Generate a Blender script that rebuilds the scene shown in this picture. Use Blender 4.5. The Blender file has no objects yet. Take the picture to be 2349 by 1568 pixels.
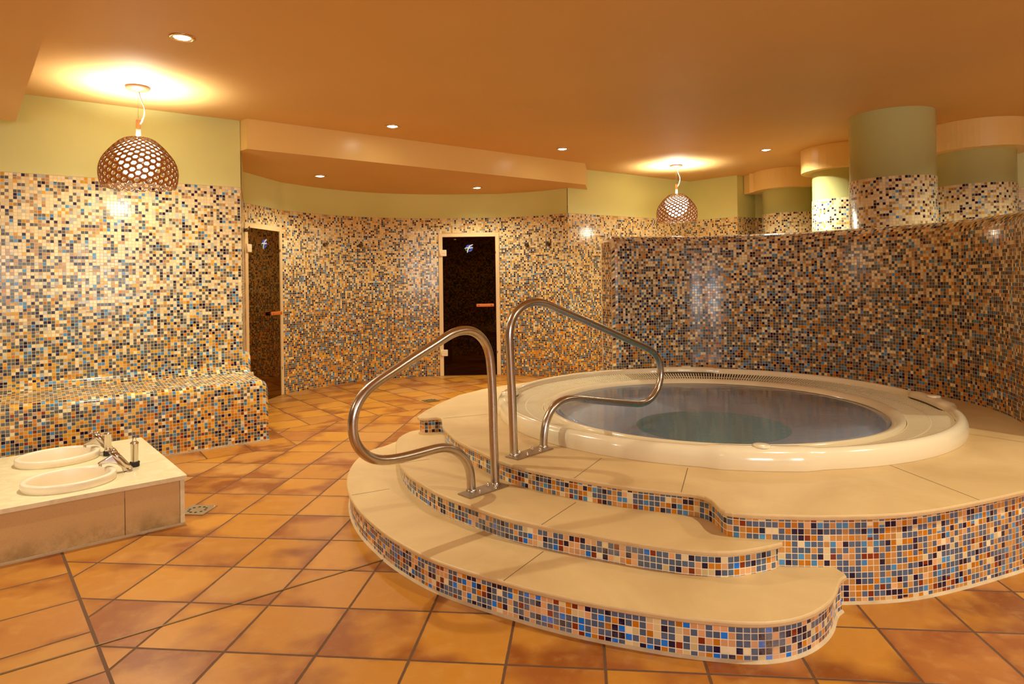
import bpy, bmesh, math, random
from mathutils import Vector, Matrix
from mathutils.geometry import tessellate_polygon
random.seed(7)
C = bpy.context.scene.collection
PI = math.pi
sc = bpy.context.scene

# ------------------------------------------------------------------ camera
F, CY, CX, ROLL, EYE = 1515.0, 641.0, 1174.5, -0.0145, 1.30
ax = Vector((math.cos(ROLL), 0, math.sin(ROLL))); up = Vector((-math.sin(ROLL), 0, math.cos(ROLL))); fw = Vector((0, 1, 0))
cam = bpy.data.cameras.new('camera'); co = bpy.data.objects.new('camera', cam); C.objects.link(co)
cam.sensor_width = 36; cam.sensor_fit = 'HORIZONTAL'; cam.lens = 36 * F / 2349
cam.shift_y = (CY - 784) / 2349
m = Matrix.Identity(4)
for i in range(3):
    m[i][0] = ax[i]; m[i][1] = up[i]; m[i][2] = -fw[i]
m[2][3] = EYE
co.matrix_world = m
sc.camera = co
cam.clip_start = 0.02

def ray(px, py):
    return fw + ax * ((px - CX) / F) - up * ((py - CY) / F)
def at_z(px, py, z):                       # survey: a point of known height seen in the photograph
    d = ray(px, py); t = (z - EYE) / d.z
    return Vector((d.x * t, d.y * t, z))
def at_plane(px, py, p, n):
    d = ray(px, py); o = Vector((0, 0, EYE)); t = (p - o).dot(n) / d.dot(n)
    return o + d * t
def at_line(px, poly):                     # where the vertical sight plane of a column meets a wall line in plan
    u = (px - CX) / F
    for a, b in zip(poly, poly[1:]):
        fa, fb = a[0] - u * a[1], b[0] - u * b[1]
        if fa * fb <= 0 and fa != fb:
            s = fa / (fa - fb)
            return Vector((a[0] + (b[0]-a[0])*s, a[1] + (b[1]-a[1])*s, 0)), Vector((b[0]-a[0], b[1]-a[1], 0)).normalized()

# ------------------------------------------------------------------ node helpers
def lin(c):
    return tuple(((v/255)/12.92 if v/255 <= 0.04045 else ((v/255+0.055)/1.055)**2.4) for v in c) + (1,)
class NT:
    def __init__(s, name):
        s.m = bpy.data.materials.new(name); s.m.use_nodes = True; s.t = s.m.node_tree
        s.t.nodes.clear(); s.out = s.n('OutputMaterial')
    def n(s, kind, **kw):
        x = s.t.nodes.new('ShaderNode' + kind)
        for k, v in kw.items(): setattr(x, k, v)
        return x
    def l(s, a, b): s.t.links.new(a, b)
    def put(s, sock, v):
        if v is None: return
        if isinstance(v, bpy.types.NodeSocket): s.l(v, sock)
        else: sock.default_value = v
    def math(s, op, a, b=None, c=None, clamp=False):
        x = s.n('Math', operation=op); x.use_clamp = clamp
        s.put(x.inputs[0], a); s.put(x.inputs[1], b); s.put(x.inputs[2], c)
        return x.outputs[0]
    def vm(s, op, a, b=None):
        x = s.n('VectorMath', operation=op)
        s.put(x.inputs[0], a); s.put(x.inputs[1], b)
        return x.outputs['Value'] if op in ('DOT_PRODUCT', 'LENGTH', 'DISTANCE') else x.outputs[0]
    def mix(s, f, a, b, blend='MIX'):
        x = s.n('Mix', data_type='RGBA', blend_type=blend)
        s.put(x.inputs[0], f); s.put(x.inputs[6], a); s.put(x.inputs[7], b)
        return x.outputs[2]
    def noise(s, vec, scale, detail=3, rough=.5, dist=0):
        x = s.n('TexNoise'); s.put(x.inputs['Vector'], vec); x.inputs['Scale'].default_value = scale
        x.inputs['Detail'].default_value = detail; x.inputs['Roughness'].default_value = rough
        x.inputs['Distortion'].default_value = dist
        return x.outputs['Fac']
    def ramp(s, f, stops, interp='LINEAR'):
        x = s.n('ValToRGB'); r = x.color_ramp; r.interpolation = interp
        while len(r.elements) < len(stops): r.elements.new(0.5)
        for e, (p, c) in zip(r.elements, stops):
            e.position = p; e.color = c if len(c) == 4 else tuple(c) + (1,)
        s.put(x.inputs[0], f)
        return x.outputs[0]
    def bsdf(s, **kw):
        x = s.n('BsdfPrincipled')
        for k, v in kw.items(): s.put(x.inputs[k], v)
        return x
    def bump(s, h, strength=.3, dist=.002):
        x = s.n('Bump'); s.put(x.inputs['Height'], h)
        x.inputs['Strength'].default_value = strength; x.inputs['Distance'].default_value = dist
        return x.outputs[0]
    def done(s, shader):
        s.l(shader, s.out.inputs[0]); return s.m

def simple(name, col, rough=.5, metal=0, bump=None, var=None, **kw):
    t = NT(name)
    b = t.bsdf(Roughness=rough, Metallic=metal)
    for k, v in kw.items(): b.inputs[k].default_value = v
    pos = t.n('NewGeometry').outputs['Position']
    base = lin(col)
    if var:
        f = t.noise(pos, var[0], 4, .6)
        t.l(t.mix(f, lin(var[1]), lin(var[2])), b.inputs['Base Color'])
    else:
        b.inputs['Base Color'].default_value = base
    if bump:
        t.l(t.bump(t.noise(pos, bump[0], 3), bump[1], bump[2]), b.inputs['Normal'])
    return t.done(b.outputs[0])

# ------------------------------------------------------------------ mosaics
TILE = 0.0247
PAL = dict(cream=(248, 230, 182), tan=(192, 152, 106), ltgray=(196, 202, 196), gray=(92, 96, 96), navy=(28, 14, 56),
           blue=(76, 148, 204), mustard=(230, 172, 56), orange=(208, 128, 22), brick=(142, 52, 18), butter=(240, 214, 154), peach=(232, 176, 122), slate=(86, 104, 132),
           sand=(232, 208, 150), ochre=(206, 148, 78), azure=(16, 128, 244))
def mosaic(name, zs, mixes, grout=(226, 204, 152), seed=0.0, g=.055, wear=0.0, rough=.13):
    """zs: heights (m); mixes: {colour: share at each height}"""
    t = NT(name)
    uv = t.n('TexCoord').outputs['UV']
    pos = t.n('NewGeometry').outputs['Position']
    z = t.n('SeparateXYZ'); t.l(pos, z.inputs[0])
    zmin, zmax = zs[0], zs[-1]
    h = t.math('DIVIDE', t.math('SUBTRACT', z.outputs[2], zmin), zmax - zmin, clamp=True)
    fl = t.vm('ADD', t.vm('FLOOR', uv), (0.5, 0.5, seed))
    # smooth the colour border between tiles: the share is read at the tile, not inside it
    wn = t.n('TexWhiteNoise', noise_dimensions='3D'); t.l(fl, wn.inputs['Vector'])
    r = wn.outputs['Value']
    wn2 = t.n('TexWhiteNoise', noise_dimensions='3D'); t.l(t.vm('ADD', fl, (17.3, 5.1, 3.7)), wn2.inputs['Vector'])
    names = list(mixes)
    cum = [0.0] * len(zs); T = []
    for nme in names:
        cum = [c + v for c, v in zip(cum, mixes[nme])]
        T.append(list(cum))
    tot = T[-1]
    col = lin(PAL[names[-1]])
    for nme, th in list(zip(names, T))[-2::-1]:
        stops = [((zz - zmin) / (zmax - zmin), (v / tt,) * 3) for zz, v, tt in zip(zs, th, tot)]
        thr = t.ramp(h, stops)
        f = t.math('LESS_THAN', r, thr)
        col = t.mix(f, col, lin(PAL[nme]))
    sh = t.math('MULTIPLY_ADD', wn2.outputs['Value'], .30, .84)
    col = t.mix(1.0, col, None, 'MULTIPLY') if False else col
    x = t.n('VectorMath', operation='SCALE'); t.l(col, x.inputs[0]); t.l(sh, x.inputs['Scale'])
    col = x.outputs[0]
    fr = t.n('SeparateXYZ'); t.l(t.vm('FRACTION', uv), fr.inputs[0])
    dx = t.math('ABSOLUTE', t.math('SUBTRACT', fr.outputs[0], .5))
    dy = t.math('ABSOLUTE', t.math('SUBTRACT', fr.outputs[1], .5))
    e = t.math('MAXIMUM', dx, dy)
    gm = t.math('MULTIPLY', t.math('SUBTRACT', e, .5 - g - .02), 1 / .03, clamp=True)
    gcol = lin(grout)
    if wear:
        w = t.math('MULTIPLY', t.math('SUBTRACT', t.noise(pos, 3.2, 6, .7), .50), 5, clamp=True)
        w2 = t.math('MULTIPLY', t.math('MULTIPLY', w, t.noise(pos, 160, 3, .7)), wear)
        col = t.mix(w2, col, lin((226, 206, 176)))
        gcol = t.mix(t.math('MULTIPLY', w, .55), gcol, lin((120, 96, 74)))
    c2 = t.mix(gm, col, gcol)
    ro = t.math('MULTIPLY_ADD', gm, .5, t.math('MULTIPLY_ADD', wn2.outputs['Value'], .10, rough))
    b = t.bsdf(Roughness=ro); b.inputs['Specular IOR Level'].default_value = .4
    t.l(c2, b.inputs['Base Color'])
    # each tile is laid at a slightly different tilt
    tilt = t.vm('SUBTRACT', wn2.outputs['Color'], (.5, .5, .5))
    sc_ = t.n('VectorMath', operation='SCALE'); t.l(tilt, sc_.inputs[0]); sc_.inputs['Scale'].default_value = .02
    nr = t.n('NewGeometry').outputs['Normal']
    nn = t.vm('NORMALIZE', t.vm('ADD', nr, sc_.outputs[0]))
    bp = t.n('Bump'); t.l(t.math('SUBTRACT', 1, gm), bp.inputs['Height']); bp.inputs['Strength'].default_value = .5
    bp.inputs['Distance'].default_value = .0012; t.l(nn, bp.inputs['Normal'])
    t.l(bp.outputs[0], b.inputs['Normal'])
    return t.done(b.outputs[0])

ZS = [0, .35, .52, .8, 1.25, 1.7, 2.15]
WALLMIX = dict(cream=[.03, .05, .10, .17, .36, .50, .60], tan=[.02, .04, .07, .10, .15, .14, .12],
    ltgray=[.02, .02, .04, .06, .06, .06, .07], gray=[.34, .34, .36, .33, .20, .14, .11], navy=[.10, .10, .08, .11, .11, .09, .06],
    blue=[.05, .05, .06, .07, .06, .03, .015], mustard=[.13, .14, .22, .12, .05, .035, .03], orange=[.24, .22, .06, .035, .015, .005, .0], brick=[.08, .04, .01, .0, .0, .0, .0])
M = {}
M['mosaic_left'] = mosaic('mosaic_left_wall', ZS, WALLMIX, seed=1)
nm = {k: list(v) for k, v in WALLMIX.items()}
nm['cream'] = [.03, .06, .10, .14, .29, .44, .55]; nm['tan'] = [.02, .03, .05, .08, .14, .16, .14]; nm['orange'] = [.26, .23, .19, .14, .04, .01, .0]
nm['gray'] = [.40, .42, .42, .40, .28, .18, .12]; nm['mustard'] = [.10, .14, .14, .10, .05, .04, .05]; nm['brick'] = [.05, .02, .01, 0, 0, 0, 0]; nm['navy'] = [.11, .12, .12, .13, .12, .11, .08]
nm = {('butter' if k == 'cream' else k): v for k, v in nm.items()}
M['mosaic_back'] = mosaic('mosaic_back_wall', ZS, nm, seed=2, grout=(212, 182, 124))
M['mosaic_partition'] = mosaic('mosaic_partition', [.35, .8, 1.2, 1.7], dict(
    cream=[.06, .12, .24, .34], tan=[.02, .08, .15, .21], ltgray=[.03, .05, .05, .05], gray=[.40, .39, .28, .20], navy=[.15, .13, .12, .12],
    blue=[.07, .08, .07, .04], ochre=[.13, .05, .02, .01], orange=[.12, .08, .05, .03], brick=[.02, 0, 0, 0]), seed=3, grout=(214, 182, 130))
M['mosaic_column'] = mosaic('mosaic_column', [1.4, 2.15], dict(
    cream=[.52, .60], tan=[.13, .14], ltgray=[.06, .07], gray=[.11, .08], navy=[.10, .07], blue=[.04, .01], mustard=[.04, .03]), seed=4)
M['mosaic_step'] = mosaic('mosaic_steps', [0, .36], dict(
    slate=[.37, .37], peach=[.21, .21], navy=[.15, .16], azure=[.07, .07], orange=[.06, .04], brick=[.06, .03], sand=[.06, .07], cream=[.02, .04]), seed=5,
    grout=(250, 236, 208), wear=.55)
M['mosaic_deck'] = mosaic('mosaic_deck', [0, .36], dict(
    slate=[.34, .33], ochre=[.26, .18], orange=[.10, .11], navy=[.11, .13], brick=[.07, .04], blue=[.05, .06], sand=[.05, .06], peach=[.0, .06], cream=[.01, .03]), seed=6,
    grout=(250, 232, 200), wear=.15)

# ------------------------------------------------------------------ paints, stone, metals
def paint(name, col, rough, coat=0, b=(60, .12, .002), spec=.5):
    t = NT(name)
    pos = t.n('NewGeometry').outputs['Position']
    x = t.bsdf(Roughness=rough)
    f = t.noise(pos, .9, 2, .5)
    t.l(t.mix(f, lin(tuple(c * .96 for c in col)), lin(tuple(min(255, c * 1.03) for c in col))), x.inputs['Base Color'])
    x.inputs['Specular IOR Level'].default_value = spec; x.inputs['Coat Weight'].default_value = coat; x.inputs['Coat Roughness'].default_value = .25
    t.l(t.bump(t.noise(pos, b[0], 4), b[1], b[2]), x.inputs['Normal'])
    return t.done(x.outputs[0])
M['ceiling'] = paint('ceiling_orange_satin', (224, 182, 116), .6, b=(6, .05, .01), spec=.3)
M['trim'] = paint('trim_peach_gloss', (250, 214, 136), .3, b=(9, .06, .006))
M['green'] = paint('green_wall_paint', (226, 226, 150), .45, b=(90, .25, .002))
M['greengloss'] = paint('green_column_gloss', (200, 202, 138), .22, b=(7, .06, .006))
M['dark'] = simple('service_wall_paint', (210, 190, 140), .6)

# floor: terracotta squares in three lays: the big diagonal field, a field parallel to the counter, a field parallel to the bench
def floor_mat():
    t = NT('terracotta_floor')
    pos = t.n('NewGeometry').outputs['Position']
    th = math.radians(35.85); tx, ty = math.cos(th), math.sin(th)
    t2x, t2y = .767, .641
    yaw = FLOOR[0]; S = FLOOR[3]
    def coords(dx, dy, ox, oy, s):         # unit axes (dx,dy) and its left normal
        a = t.math('DIVIDE', t.math('SUBTRACT', t.vm('DOT_PRODUCT', pos, (dx, dy, 0)), ox), s)
        b = t.math('DIVIDE', t.math('SUBTRACT', t.vm('DOT_PRODUCT', pos, (-dy, dx, 0)), oy), s)
        c = t.n('CombineXYZ'); t.l(a, c.inputs[0]); t.l(b, c.inputs[1]); return c.outputs[0]
    cx_, sx_ = math.cos(yaw), math.sin(yaw)
    oa = FLOOR[1] * cx_ + FLOOR[2] * sx_; ob = -FLOOR[1] * sx_ + FLOOR[2] * cx_
    A = coords(cx_, sx_, oa, ob, S)
    B = coords(tx, ty, 1.69, 5.315, .333)
    L = coords(t2x, t2y, .367, 3.93, .333)
    tt = t.vm('DOT_PRODUCT', pos, (tx, ty, 0)); nn = t.vm('DOT_PRODUCT', pos, (-ty, tx, 0)); t2 = t.vm('DOT_PRODUCT', pos, (t2x, t2y, 0))
    mb = t.math('MAXIMUM', t.math('GREATER_THAN', nn, 5.98),
                t.math('MULTIPLY', t.math('GREATER_THAN', nn, 5.315), t.math('LESS_THAN', tt, 1.69)))
    ml = t.math('LESS_THAN', t2, .367)
    def vmix(f, a, b):
        x = t.n('Mix', data_type='VECTOR'); t.l(f, x.inputs[0]); t.l(a, x.inputs[4]); t.l(b, x.inputs[5]); return x.outputs[1]
    uv = vmix(ml, vmix(mb, A, B), L)
    fl = t.vm('ADD', t.vm('FLOOR', uv), (.5, .5, .5))
    zone = t.n('CombineXYZ'); t.l(t.math('ADD', t.math('MULTIPLY', mb, 31), t.math('MULTIPLY', ml, 57)), zone.inputs[2])
    fl = t.vm('ADD', fl, zone.outputs[0])
    wn = t.n('TexWhiteNoise', noise_dimensions='3D'); t.l(fl, wn.inputs['Vector'])
    fr = t.n('SeparateXYZ'); t.l(t.vm('FRACTION', uv), fr.inputs[0])
    wob = t.math('MULTIPLY', t.math('SUBTRACT', t.noise(pos, 30, 3), .5), .010)
    dx = t.math('ABSOLUTE', t.math('SUBTRACT', fr.outputs[0], .5)); dy = t.math('ABSOLUTE', t.math('SUBTRACT', fr.outputs[1], .5))
    e = t.math('ADD', t.math('MAXIMUM', dx, dy), wob)
    gm = t.math('MULTIPLY', t.math('SUBTRACT', e, .4825), 1 / .006, clamp=True)
    bl = t.math('LESS_THAN', t.math('ABSOLUTE', t.math('SUBTRACT', t2, .367)), .0062)
    bn = t.math('MULTIPLY', t.math('LESS_THAN', t.math('ABSOLUTE', t.math('SUBTRACT', nn, 5.315)), .005), t.math('LESS_THAN', tt, 1.69))
    bn2 = t.math('LESS_THAN', t.math('ABSOLUTE', t.math('SUBTRACT', nn, 5.981)), .005)
    gm = t.math('MAXIMUM', gm, t.math('MAXIMUM', bl, t.math('MAXIMUM', bn, bn2)))
    # flashed edges of the fired clay: blotches that start at the tile's rim
    sp = t.n('SeparateColor'); t.l(wn.outputs['Color'], sp.inputs[0])
    off = t.n('VectorMath', operation='SCALE'); t.l(wn.outputs['Color'], off.inputs[0]); off.inputs['Scale'].default_value = 40
    pv = t.vm('ADD', uv, off.outputs[0])
    low = t.noise(pv, .9, 3, .5)
    rim = t.math('POWER', t.math('MULTIPLY', t.math('MAXIMUM', dx, dy), 2), 4)
    burn = t.math('MULTIPLY', t.math('ADD', t.math('MULTIPLY', t.math('SUBTRACT', low, .50), 6.5), t.math('MULTIPLY_ADD', rim, .60, -.05)), 1, clamp=True)
    base = t.ramp(sp.outputs[0], [(0, lin((184, 120, 32))), (.3, lin((196, 132, 40))), (.55, lin((178, 114, 34))), (.8, lin((190, 134, 66))), (1, lin((172, 106, 42)))])
    dark = t.ramp(sp.outputs[1], [(0, lin((118, 52, 6))), (.5, lin((136, 66, 10))), (1, lin((146, 78, 32)))])
    col = t.mix(t.math('MULTIPLY', burn, .85), base, dark)
    mott = t.noise(pos, 14, 6, .65)
    col = t.mix(t.math('MULTIPLY', t.math('SUBTRACT', mott, .5), 1.2, clamp=True), col, lin((210, 158, 82)))
    pit = t.math('MULTIPLY', t.math('SUBTRACT', t.noise(t.vm('MULTIPLY', pos, (1, 1.6, 1)), 95, 5, .7), .62), 7, clamp=True)
    pit = t.math('MULTIPLY', pit, t.math('MULTIPLY', t.math('SUBTRACT', t.noise(pos, 5, 2), .45), 5, clamp=True))
    col = t.mix(t.math('MULTIPLY', pit, .65), col, lin((120, 66, 26)))
    col = t.mix(gm, col, lin((96, 62, 34)))
    b = t.bsdf(); t.l(col, b.inputs['Base Color'])
    ro = t.math('ADD', t.math('MULTIPLY', gm, .4), t.math('MULTIPLY_ADD', mott, .22, .26)); t.l(ro, b.inputs['Roughness'])
    hgt = t.math('SUBTRACT', t.math('SUBTRACT', t.math('MULTIPLY', mott, .5), t.math('MULTIPLY', pit, .5)), t.math('MULTIPLY', gm, 1.6))
    t.l(t.bump(hgt, .55, .003), b.inputs['Normal'])
    return t.done(b.outputs[0])
FLOOR = (-.10243661, -1.93031367, 3.43282944, .333895)
M['floor'] = floor_mat()

def stone(name, c1, c2, c3, scale=3, rough=.55, grain=True):
    t = NT(name)
    pos = t.n('NewGeometry').outputs['Position']
    a = t.noise(pos, scale, 4, .6, .6); g = t.noise(pos, 420, 2, .6)
    col = t.mix(t.math('MULTIPLY', t.math('SUBTRACT', a, .32), 2.4, clamp=True), lin(c1), lin(c2))
    if grain: col = t.mix(t.math('MULTIPLY', t.math('SUBTRACT', g, .5), 1.6, clamp=True), col, lin(c3))
    b = t.bsdf(Roughness=rough); t.l(col, b.inputs['Base Color'])
    t.l(t.bump(g, .15, .001), b.inputs['Normal'])
    return t.done(b.outputs[0])
M['limestone'] = stone('sand_limestone', (198, 164, 112), (220, 188, 134), (172, 136, 86), 2.2, .5)
M['slab_edge'] = simple('slab_edge_stone', (214, 182, 134), .55, bump=(80, .3, .002), var=(14, (198, 162, 112), (226, 196, 146)))
M['joint'] = simple('joint_mortar', (110, 84, 54), .9)
M['plinth_grout'] = simple('base_mortar', (214, 190, 150), .85, bump=(60, .5, .004), var=(9, (168, 136, 96), (230, 208, 170)))
def marble():
    t = NT('cream_marble'); pos = t.n('NewGeometry').outputs['Position']
    a = t.noise(pos, 5, 6, .65, 1.4)
    v = t.math('SUBTRACT', 1, t.math('MULTIPLY', t.math('ABSOLUTE', t.math('SUBTRACT', a, .5)), 9), clamp=True)
    col = t.mix(t.noise(pos, 2.5, 3), lin((246, 234, 198)), lin((234, 218, 176)))
    col = t.mix(t.math('MULTIPLY', v, .28), col, lin((190, 168, 120)))
    b = t.bsdf(Roughness=.28); t.l(col, b.inputs['Base Color'])
    return t.done(b.outputs[0])
M['marble'] = marble()
def panelmat():
    t = NT('speckled_stone_panel'); pos = t.n('NewGeometry').outputs['Position']
    z = t.n('SeparateXYZ'); t.l(pos, z.inputs[0])
    sp = t.math('MULTIPLY', t.math('SUBTRACT', t.noise(pos, 190, 4, .8), .56), 8, clamp=True)
    col = t.mix(t.noise(pos, 4, 3), lin((216, 178, 122)), lin((204, 168, 108)))
    col = t.mix(t.math('MULTIPLY', sp, .5), col, lin((146, 104, 62)))
    # scale and mould stains creeping up from the floor joint
    low = t.math('SUBTRACT', 1, t.math('DIVIDE', z.outputs[2], .13), clamp=True)
    st = t.math('MULTIPLY', low, t.math('MULTIPLY', t.math('SUBTRACT', t.noise(pos, 9, 5, .7), .36), 4, clamp=True))
    col = t.mix(t.math('MULTIPLY', st, .7), col, lin((128, 98, 44)))
    b = t.bsdf(Roughness=.6); t.l(col, b.inputs['Base Color'])
    return t.done(b.outputs[0])
M['panel'] = panelmat()
M['ceramic'] = simple('cream_ceramic', (246, 230, 204), .22)
M['acrylic'] = simple('cream_acrylic', (238, 220, 184), .16)
M['acrylic'].node_tree.nodes['Principled BSDF'].inputs['Coat Weight'].default_value = .4
M['grille'] = simple('cream_grille_plastic', (240, 222, 184), .35)
M['bowl'] = simple('tub_bowl_acrylic', (214, 222, 240), .3)
M['footwell'] = simple('tub_footwell_teal', (80, 226, 196), .3)
M['gutter'] = simple('gutter_channel_plastic', (74, 54, 30), .6)
def steel():
    t = NT('brushed_steel'); pos = t.n('NewGeometry').outputs['Position']
    f = t.noise(t.vm('MULTIPLY', pos, (1, 1, 1)), 26, 4, .6)
    b = t.bsdf(Metallic=1.0)
    t.l(t.mix(f, lin((206, 196, 182)), lin((178, 166, 150))), b.inputs['Base Color'])
    t.l(t.math('MULTIPLY_ADD', f, .16, .17), b.inputs['Roughness'])
    return t.done(b.outputs[0])
M['steel'] = steel()
M['plate'] = simple('dull_steel_plate', (168, 152, 132), .42, 1, var=(30, (150, 132, 112), (188, 172, 150)))
M['chrome'] = simple('chrome', (208, 198, 184), .16, 1)
M['grate'] = simple('drain_steel', (190, 176, 150), .4, 1)
M['stripmetal'] = simple('dull_strip_metal', (150, 128, 96), .35, .9)
M['brass'] = simple('tarnished_drain_metal', (128, 110, 66), .5, .8)
M['rubber'] = simple('black_rubber', (30, 24, 20), .5)
M['hole'] = simple('drain_hole_black', (16, 12, 8), .9)
M['framecream'] = simple('door_frame_lacquer', (238, 206, 150), .35)
M['gasket'] = simple('brown_gasket', (120, 70, 26), .6)
M['hookmetal'] = simple('dark_hook_metal', (120, 98, 70), .3, .7)
M['hinge'] = simple('hinge_white_plastic', (244, 220, 176), .3)
M['wood'] = simple('orange_beech_handle', (214, 116, 40), .35, var=(40, (200, 98, 30), (228, 134, 56)))
M['bench'] = simple('sauna_bench_timber', (120, 70, 36), .5, var=(16, (100, 56, 26), (140, 84, 44)))
M['canopy'] = simple('copper_canopy', (150, 100, 72), .35, .6)
M['stem'] = simple('copper_stem', (196, 140, 104), .25, .8)
M['cord'] = simple('white_flex', (240, 234, 220), .4)
M['wire'] = simple('steel_wire', (170, 160, 140), .3, 1)
M['ring'] = simple('downlight_ring_brass', (220, 186, 130), .18, .9)
M['emblue'] = simple('emblem_blue', (40, 78, 190), .4)
M['emgreen'] = simple('emblem_green', (40, 130, 70), .4)
M['emwhite'] = simple('emblem_white', (220, 214, 220), .4)
M['pale'] = simple('pale_cabinet', (150, 120, 84), .5)

def emit(name, col, strength):
    t = NT(name); e = t.n('Emission'); e.inputs[0].default_value = col; e.inputs[1].default_value = strength
    return t.done(e.outputs[0])
WARM = (.97, .93, .70, 1)
M['bulb'] = emit('lamp_bulb', (1.0, .92, .76, 1), 60)
M['bulbdim'] = emit('added_dim_bulb', (1.0, .84, .6, 1), 4)
M['globe'] = emit('pendant_diffuser', (1.0, .90, .72, 1), 7)
def glassmat():
    t = NT('bronze_door_glass')
    tr = t.n('BsdfTransparent'); tr.inputs[0].default_value = (.50, .34, .15, 1)
    gl = t.n('BsdfGlossy'); gl.inputs[0].default_value = (.26, .17, .07, 1); gl.inputs[1].default_value = .02
    fr = t.n('Fresnel'); fr.inputs[0].default_value = 1.55
    mx = t.n('MixShader'); t.l(fr.outputs[0], mx.inputs[0]); t.l(tr.outputs[0], mx.inputs[1]); t.l(gl.outputs[0], mx.inputs[2])
    return t.done(mx.outputs[0])
M['glass'] = glassmat()
def watermat():
    t = NT('spa_water'); pos = t.n('NewGeometry').outputs['Position']
    tr = t.n('BsdfTransparent'); tr.inputs[0].default_value = (.94, .98, 1.0, 1)
    gl = t.n('BsdfGlossy'); gl.inputs[0].default_value = (1, 1, 1, 1); gl.inputs[1].default_value = .085
    bp = t.bump(t.noise(t.vm('MULTIPLY', pos, (3, 9, 3)), 1.6, 3, .5), .10, .02)
    t.l(bp, gl.inputs['Normal'])
    fr = t.n('Fresnel'); fr.inputs[0].default_value = 1.34; t.l(bp, fr.inputs['Normal'])
    mx = t.n('MixShader'); t.l(fr.outputs[0], mx.inputs[0]); t.l(tr.outputs[0], mx.inputs[1]); t.l(gl.outputs[0], mx.inputs[2])
    df = t.n('BsdfDiffuse'); df.inputs[0].default_value = lin((176, 198, 232))
    m2 = t.n('MixShader'); m2.inputs[0].default_value = .22; t.l(tr.outputs[0], m2.inputs[1]); t.l(df.outputs[0], m2.inputs[2]); t.l(m2.outputs[0], mx.inputs[1])
    return t.done(mx.outputs[0])
M['water'] = watermat()
def waterbed():
    t = NT('spa_water_bed'); tr = t.n('BsdfTransparent')
    return t.done(tr.outputs[0])
M['water_bed'] = waterbed()
def lattice():
    t = NT('smoked_amber_plastic')
    d = t.n('BsdfTranslucent'); d.inputs[0].default_value = lin((176, 124, 58))
    p = t.bsdf(Roughness=.12); p.inputs['Base Color'].default_value = lin((84, 56, 32))
    mx = t.n('MixShader'); mx.inputs[0].default_value = .55
    t.l(d.outputs[0], mx.inputs[1]); t.l(p.outputs[0], mx.inputs[2])
    return t.done(mx.outputs[0])
M['lattice'] = lattice()

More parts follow.
